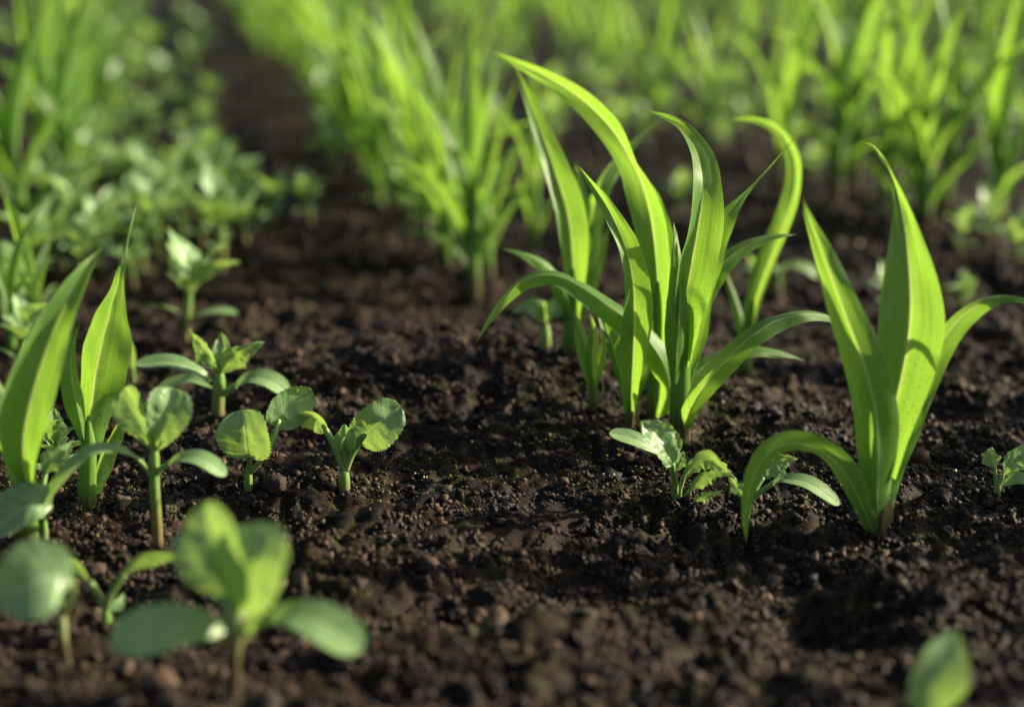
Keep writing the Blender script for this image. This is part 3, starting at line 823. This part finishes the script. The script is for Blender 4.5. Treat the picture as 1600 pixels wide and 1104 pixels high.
weed((1164, 808), 'weed partly hidden behind the arched maize leaf, one smooth seed leaf pointing right',
     [(1164, 810, 0, 7), (1168, 790, 0, 6.5), (1176, 775, 0, 6)],
     [dict(p=[(1206, 754, 0), (1226, 748, -.002), (1264, 756, -.006), (1312, 788, -.01)], w=46, flat=48, fold=.1, pet=[(1174, 780, 0, 5), (1188, 768, 0, 5), (1208, 754, 0, 4)]),
      dict(p=[(1190, 748, .006), (1204, 732, .008), (1222, 720, .01), (1246, 716, .012)], w=50, roll=(-15, -20), kind='diamond', fold=.2, teeth=6, tooth=.25, quilt=.04, pet=[(1176, 778, 0, 4), (1182, 762, .003, 4), (1192, 746, .006, 4)]),
      dict(p=[(1160, 775, .004), (1148, 756, .006), (1138, 745, .008)], w=30, roll=20, kind='diamond', fold=.2, teeth=5, tooth=.3)])
weed((1448, 1150), 'lone blurred toothed leaf rising at the bottom right corner',
     [(1448, 1160, 0, 8), (1450, 1135, 0, 7), (1454, 1115, 0, 6)],
     [dict(p=[(1452, 1120, 0), (1458, 1078, -.002), (1474, 1036, 0), (1494, 984, .006)], w=92, roll=(0, 0), kind='oval', fold=.12, teeth=17, tooth=.05, quilt=.012)])
weed((1556, 790), 'dim weed seedling in shade at the right edge',
     [(1556, 792, 0, 7), (1558, 765, 0, 6), (1562, 745, 0, 5)],
     [dict(p=[(1566, 745, 0), (1580, 722, 0), (1598, 706, .002), (1622, 690, .006)], w=46, roll=(-20, -20), kind='diamond', fold=.2, teeth=9, quilt=.04, pet=[(1558, 775, 0, 4), (1561, 758, 0, 4), (1567, 744, 0, 3)]),
      dict(p=[(1554, 730, 0), (1548, 712, .002), (1550, 698, .004)], w=34, roll=10, kind='diamond', fold=.2, teeth=7, quilt=.04, pet=[(1557, 775, 0, 4), (1556, 752, 0, 3), (1554, 729, 0, 3)]),
      dict(p=[(1566, 758, -.004), (1588, 748, -.006), (1612, 752, -.008)], w=34, flat=45, kind='coty')])
weed((206, 606), 'tiny seedling with one pale narrow leaf behind the notched weed',
     [(208, 608, 0, 4), (208, 585, 0, 3.5), (207, 570, 0, 3)],
     [dict(p=[(207, 580, 0), (206, 560, -.002), (203, 530, 0)], w=20, roll=20, kind='oval', fold=.3, teeth=0)])
weed((850, 545), 'low weed with one broad leaf beneath the arching maize leaf left of the clump',
     [(850, 547, 0, 10), (852, 525, 0, 9), (854, 508, 0, 8)],
     [dict(p=[(850, 500, -.004), (838, 486, -.008), (822, 482, -.01), (800, 488, -.01)], w=46, flat=42, kind='diamond', fold=.15, teeth=9, quilt=.03),
      dict(p=[(854, 500, -.004), (866, 484, -.008), (884, 488, -.01), (906, 508, -.01)], w=46, flat=45, kind='diamond', fold=.15, teeth=9, quilt=.03),
      dict(p=[(853, 505, 0), (848, 484, .002), (838, 468, .006)], w=40, roll=20, kind='diamond', fold=.2, teeth=9, quilt=.03)])
weed((1240, 455), 'drooping weed leaf on the dark soil right of the hooped maize leaf',
     [(1215, 455, 0, 6), (1216, 436, 0, 5), (1219, 424, 0, 5)],
     [dict(p=[(1219, 424, 0), (1234, 414, -.002), (1258, 418, -.004), (1278, 434, -.006)], w=30, flat=45, kind='coty'),
      dict(p=[(1216, 424, 0), (1200, 414, .002), (1186, 418, .004)], w=26, flat=45, kind='coty')])


# ------------------------------------------------------------------ plants of the blurred rows
def local_leaf(az, z0, length, lean0, droop, w, kind, seed, mat, name, phi, fold, side, r0=0.0, n=22, nc=7, **kw):
    """A blade in plant space: leaves the axis at height z0 towards azimuth az; lean0 from vertical, bending by droop (radians)."""
    t = np.linspace(0, 1, n)
    ang = lean0 + droop * t ** 1.5
    ds = length / (n - 1)
    r = r0 + np.r_[0, np.cumsum(np.sin(ang[:-1]) * ds)]
    z = z0 + np.r_[0, np.cumsum(np.cos(ang[:-1]) * ds)]
    rr = np.random.default_rng(seed)
    a2 = az + rr.uniform(-.25, .25) * t ** 2
    S = np.stack([r * np.cos(a2), r * np.sin(a2), z], 1)
    tw = rr.uniform(-.5, .5) * t
    H = np.stack([-np.sin(a2), np.cos(a2), 0 * t], 1)
    T = unit(np.gradient(S, axis=0)); Nn = np.cross(H, T)
    Wd = np.cos(tw)[:, None] * H + np.sin(tw)[:, None] * Nn
    return blade(S, Wd, kind, w, lerp_list(phi, n), fold, side, mat, name, ncross=nc, seed=seed, **kw)


def proto_maize(seed):
    r = np.random.default_rng(seed)
    e = bpy.data.objects.new('maize_seedling', None)
    hs = r.uniform(.055, .085)
    parts = [('stalk', tube([(0, 0, -.006), (.001, 0, hs * .5), (0, .001, hs), (0, 0, hs * 1.25)], [.0062, .0058, .0050, .003], M_STALK, 'stalk', 12, 9))]
    a0 = r.uniform(0, 6.28)
    nl = 6 if r.random() < .6 else 5
    for i in range(nl):
        f = i / (nl - 1)
        az = a0 + math.pi * i + r.uniform(-.5, .5)
        parts.append(('leaf', local_leaf(az, hs * (.15 + .75 * f), r.uniform(.13, .17) * (.62 + .5 * f), r.uniform(.28, .5) * (1.15 - .85 * f), r.uniform(.5, 1.9) * (1.15 - .65 * f),
                                         (r.uniform(.019, .027) if seed <= 6 else r.uniform(.011, .018)) * (.7 + .4 * f), 'maize', seed * 10 + i, M_MAIZE, 'leaf', (1.2, .6, .4), .28, -1, .002, ripple=.025)))
    return e, parts


def proto_weed(seed):
    r = np.random.default_rng(seed)
    e = bpy.data.objects.new('weed_seedling', None)
    hs = r.uniform(.030, .052)
    parts = [('stem', tube([(0, 0, -.004), (.001, .001, hs * .5), (0, 0, hs)], [.0028, .0025, .002], M_STEM, 'stem', 8, 7))]
    a0 = r.uniform(0, 6.28)
    tiers = 3 if seed % 2 else 2
    for k in range(2):
        parts.append(('cotyledon', local_leaf(a0 + math.pi * k, hs * .4, r.uniform(.024, .032), 1.15, .6, r.uniform(.012, .016), 'coty', seed * 20 + k, M_COTY, 'cotyledon', .3, .1, -1, .001, n=14, nc=7)))
    for tr in range(tiers):
        m = 2 if tr else 3
        for k in range(m):
            f = (tr + 1) / tiers
            parts.append(('leaf', local_leaf(a0 + 1.2 + tr * 1.4 + 6.28 * k / m + r.uniform(-.3, .3), hs * (.55 + .45 * f), r.uniform(.032, .046), 1.0 - .5 * f + r.uniform(-.15, .15), .9 - .3 * f,
                                             r.uniform(.022, .031), 'diamond', seed * 20 + 5 + tr * 4 + k, M_WEED, 'leaf', .3, .2, -1, .001, n=26, nc=9, teeth=7, tooth=.12, quilt=.03)))
    return e, parts


PM = [proto_maize(i + 1) for i in range(12)]
PWD = [proto_weed(i + 1) for i in range(7)]


def put(proto, loc, rz, sc, label, cat, group, tilt=(0, 0)):
    e0, parts = proto
    e = e0.copy(); COL.objects.link(e)
    e.location = loc; e.rotation_euler = (tilt[0], tilt[1], rz); e.scale = (sc, sc, sc)
    e.empty_display_size = .02
    tag(e, label, cat, group)
    for nm, me in parts:
        o = bpy.data.objects.new(nm, me); COL.objects.link(o); o.parent = e
    return e


ORD = ['first', 'second', 'third', 'fourth', 'fifth', 'sixth', 'seventh', 'eighth', 'ninth', 'tenth', 'eleventh', 'twelfth', 'thirteenth', 'fourteenth', 'fifteenth', 'sixteenth',
       'seventeenth', 'eighteenth', 'nineteenth']
TENS = {2: 'twenty', 3: 'thirty', 4: 'forty', 5: 'fifty', 6: 'sixty', 7: 'seventy', 8: 'eighty', 9: 'ninety'}


def ordinal(i):
    n = i + 1
    if n <= 19: return ORD[i]
    if n > 99: return 'hundred-and-' + (ordinal(n - 101) if n > 101 else 'first') if n > 100 else 'hundredth'
    a, b = divmod(n, 10)
    return (TENS[a][:-1] + 'ieth') if b == 0 else TENS[a] + '-' + ['', 'first', 'second', 'third', 'fourth', 'fifth', 'sixth', 'seventh', 'eighth', 'ninth'][b]


FINE = ((690, 398), (668, 372), (642, 348), (712, 384), (684, 362), (656, 336), (632, 320), (700, 420), (610, 300), (590, 272), (564, 246), (545, 226), (628, 296), (604, 284))
rowdir = np.array([-0.236, 0.972]); rowperp = np.array([0.972, 0.236])
A_LEFT = on_ground(60, 850)[:2]
A_MAIN = on_ground(1040, 672)[:2]
A_RIGHT = on_ground(1450, 372)[:2]
spacing = float((A_RIGHT - A_MAIN) @ rowperp)
print('row spacing', spacing, float((A_MAIN - A_LEFT) @ rowperp))
rr = np.random.default_rng(21)
maize_spots = {}


def row_add(key, p, sc=None, pr=None, rz=None):
    maize_spots.setdefault(key, []).append((p, sc or rr.uniform(.86, 1.12), int(rr.integers(0, len(PM))) if pr is None else pr, rr.uniform(0, 6.28) if rz is None else rz))


# spots read off the photograph where a plant stands out
for px, py in ((742, 446), (764, 440), (722, 412), (700, 352), (832, 420), (690, 335), (650, 300), (670, 322), (620, 280), (600, 262), (580, 240)):
    row_add('main', on_ground(px, py)[:2], rr.uniform(.8, 1.02), int(rr.integers(0, 12)))
for px, py in ((40, 392), (84, 305), (100, 262)):
    row_add('left', on_ground(px, py)[:2], rr.uniform(1.1, 1.3), int(rr.integers(0, 6)))
for px, py in FINE:
    row_add('main', on_ground(px, py)[:2], rr.uniform(.62, .88), int(rr.integers(6, 12)))
for px, py in ((1310, 308), (1446, 360), (1440, 330), (1560, 352), (1380, 330), (1336, 290), (1470, 345), (1300, 290)):
    row_add('right', on_ground(px, py)[:2], rr.uniform(1.0, 1.22), int(rr.integers(0, 6)))
for px, py in ((20, 565), (60, 540)):
    row_add('left', on_ground(px, py)[:2], .62)


def fill(key, anchor, s0, s1, step, jit=.018):
    s = s0
    while s < s1:
        p = anchor + rowdir * s + rowperp * rr.normal(0, jit)
        x, y, d = to_px([p[0], p[1], 0.0])
        xt, yt, _ = to_px([p[0], p[1], 0.24])
        if -90 < x < 1690 and yt < 1100 and y > -140:
            row_add(key, p, None, int(rr.integers(0, 11 if 'right' in key else 12)))
        s += step * rr.uniform(.45, 1.55)


fill('left', A_LEFT, 1.0, 5.6, .085)
fill('main', A_MAIN, .85, 5.0, .048)
for k, nm in enumerate(('right', 'second right', 'third right', 'fourth right', 'fifth right')):
    fill(nm, A_MAIN + rowperp * spacing * (k + 1), .80 if k == 0 else -1.0, 5.6 - .4 * k, .11 if k == 0 else .13)
fill('far left', A_LEFT - rowperp * spacing, .3, 6.0, .12)
NAMES = {'outside': 'the row just past the right edge', 'left': 'the left row behind its sharp two', 'main': 'the middle row behind the sharp clump', 'right': 'the row right of the middle one', 'second right': 'the second row right of the middle one',
         'third right': 'the third row right of the middle one', 'fourth right': 'the fourth row right of the middle one', 'fifth right': 'the fifth row right of the middle one', 'far left': 'the row beyond the left one'}
# the right row runs on past the right edge of the photograph and shades the soil in view
for q in (-.95, -.86, -.78, -.73, -.70, -.66, -.63, -.58, -.50, -.42):
    row_add('outside', A_RIGHT + rowdir * q + rowperp * rr.normal(0, .015), rr.uniform(1.15, 1.35))
for key, spots in maize_spots.items():
    spots.sort(key=lambda q: q[0] @ rowdir)
    for i, (p, sc, pr, rz) in enumerate(spots):
        z = hz(p[0], p[1])
        put(PM[pr], (p[0], p[1], z), rz, sc, 'blurred maize seedling, %s from the front in %s' % (ordinal(i), NAMES[key]), 'maize', 'blurred maize seedlings in the rows behind',
            (rr.normal(0, .06), rr.normal(0, .06)))

# weeds between the rows, first those that can be made out, then the haze of the far ones
weed_px = [(290, 535, 1.2), (345, 420, 1.25), (250, 395, 1.15), (120, 395, 1.15), (350, 352, 1.35), (320, 335, 1.2), (265, 345, 1.2), (240, 320, 1.1), (430, 352, .85), (486, 352, .8), (525, 285, 1.0), (200, 240, 1.1), (280, 178, 1.0),
           (305, 285, .9), (150, 330, .9), (95, 310, 1.0), (180, 388, .8), (62, 450, 1.25), (200, 330, 1.1), (290, 395, .9), (385, 395, .8), (160, 430, 1.0), (225, 425, .9), (25, 600, .8), (20, 500, 1.0), (655, 372, .7), (620, 330, .7), (1052, 350, .75), (1385, 498, .55),
           (1180, 455, .5), (1500, 395, .65), (1545, 388, .75), (1590, 420, .7), (1240, 250, .9), (1130, 250, .8), (1270, 290, .7), (1395, 350, .7), (1510, 480, .5), (90, 760, .6), (165, 660, .4),
           (170, 270, 1.1), (120, 250, 1.1), (330, 180, .9), (300, 120, 1.2), (240, 112, 1.3), (175, 105, 1.3), (285, 70, 1.4), (215, 65, 1.4), (320, 85, 1.1), (180, 200, 1.2), (140, 150, 1.3), (325, 300, 1.0), (395, 350, .7), (365, 312, .7), (400, 318, .6), (300, 330, .8), (275, 300, .8), (225, 290, .8), (190, 300, .8), (140, 290, .8), (70, 340, .9), (315, 375, .7), (215, 365, .8), (100, 420, .8), (130, 440, .7), (355, 265, .6), (290, 240, .8), (240, 215, .9), (210, 450, .6), (320, 205, .8), (330, 235, .7), (260, 150, 1.1), (215, 150, 1.1), (640, 345, .8), (600, 300, .8), (570, 275, .8)]
ws = [(on_ground(a, b)[:2], c) for a, b, c in weed_px]
far = []
for _ in range(4000):
    px, py = rr.uniform(-40, 1640), rr.uniform(0, 250)
    if px < 420 and py > 130: continue
    p = on_ground(px, py)[:2]
    if len(far) >= 150 or p[1] > 5.2: continue
    off = ((p - A_MAIN) @ rowperp / spacing)
    fr = off - math.floor(off)
    dn = .9 if (off < -.45 or (off > .1)) else .25
    if abs(off + .33) < .16: dn = .02          # the bare lane left of the middle row
    if rr.random() > dn * .5: continue
    if any(np.hypot(*(p - q)) < .075 for q, _ in ws + far): continue
    far.append((p, rr.uniform(.7, 1.2)))
allw = sorted(ws + far, key=lambda q: q[0][1])
side_n = {}
for i, (p, sc) in enumerate(allw):
    off = (p - A_MAIN) @ rowperp / spacing
    j = math.floor(off)
    zone = {-2: 'beyond the left maize row', -1: 'between the left and middle maize rows', 0: 'between the middle and right maize rows', 1: 'between the right and second right maize rows', 2: 'between the second and third right maize rows'}.get(j, 'beyond the third right maize row' if j > 0 else 'at the far left of the field')
    c = side_n.get(zone, 0); side_n[zone] = c + 1
    put(PWD[int(rr.integers(0, len(PWD)))], (p[0], p[1], hz(p[0], p[1])), rr.uniform(0, 6.28), sc,
        'blurred broadleaf weed, %s from the front %s' % (ordinal(c), zone), 'weed', 'blurred weeds between the maize rows', (rr.normal(0, .08), rr.normal(0, .08)))
print('maize', sum(len(v) for v in maize_spots.values()), 'weeds', len(allw))


# ------------------------------------------------------------------ algae and tiny sprouts on the soil round the maize
def build_moss():
    m, t = new_mat('moss')
    k = NT(t)
    oi = k.n('ShaderNodeNewGeometry')
    nz = k.noise(oi.outputs['Position'], 300, 2)
    c = k.mix(k.rng(nz, .3, .7), (0.10, 0.17, 0.018), (0.22, 0.22, 0.03))
    pr = k.n('ShaderNodeBsdfPrincipled'); k.link(c, pr.inputs['Base Color']); pr.inputs['Roughness'].default_value = .5
    tr = k.n('ShaderNodeBsdfTranslucent'); k.link(c, tr.inputs[0])
    mx = k.n('ShaderNodeMixShader'); mx.inputs[0].default_value = .4
    k.link(pr.outputs[0], mx.inputs[1]); k.link(tr.outputs[0], mx.inputs[2])
    out = k.n('ShaderNodeOutputMaterial'); k.link(mx.outputs[0], out.inputs[0])
    V, F = [], []
    r = np.random.default_rng(77)
    for px, py, rad, n in ((1000, 735, .030, 260), (1040, 715, .02, 160), (1115, 640, .014, 130), (1130, 700, .022, 120), (1450, 715, .022, 200), (1480, 735, .02, 120), (1330, 690, .02, 90),
                           (240, 790, .02, 90), (150, 770, .02, 110), (640, 770, .03, 60), (340, 660, .014, 80), (700, 740, .03, 70), (950, 690, .02, 90), (1190, 690, .02, 80), (1560, 745, .012, 90), (90, 830, .02, 80)):
        c0 = on_ground(px, py)
        q = np.stack([c0[0] + r.normal(0, rad, n), c0[1] + r.normal(0, rad * .8, n)], 1)
        zz = height(q[:, 0], q[:, 1])
        for (x, y), z in zip(q, zz):
            a, tl, L = r.uniform(0, 6.28), r.uniform(.2, 1.2), r.uniform(.0008, .0024)
            d = np.array([math.cos(a) * math.cos(tl), math.sin(a) * math.cos(tl), math.sin(tl)]); w = np.array([-math.sin(a), math.cos(a), 0]) * L * .35
            b = np.array([x, y, z + .0008]); i = len(V)
            V += [b, b + d * L * .5 + w, b + d * L + np.array([0, 0, -L * .15]), b + d * L * .5 - w]
            F.append((i, i + 1, i + 2, i + 3))
    tag(add('moss', mesh_from('moss', V, F, m)), 'yellow green algae and moss flecks on the soil', None, None, 'stuff')


build_moss()
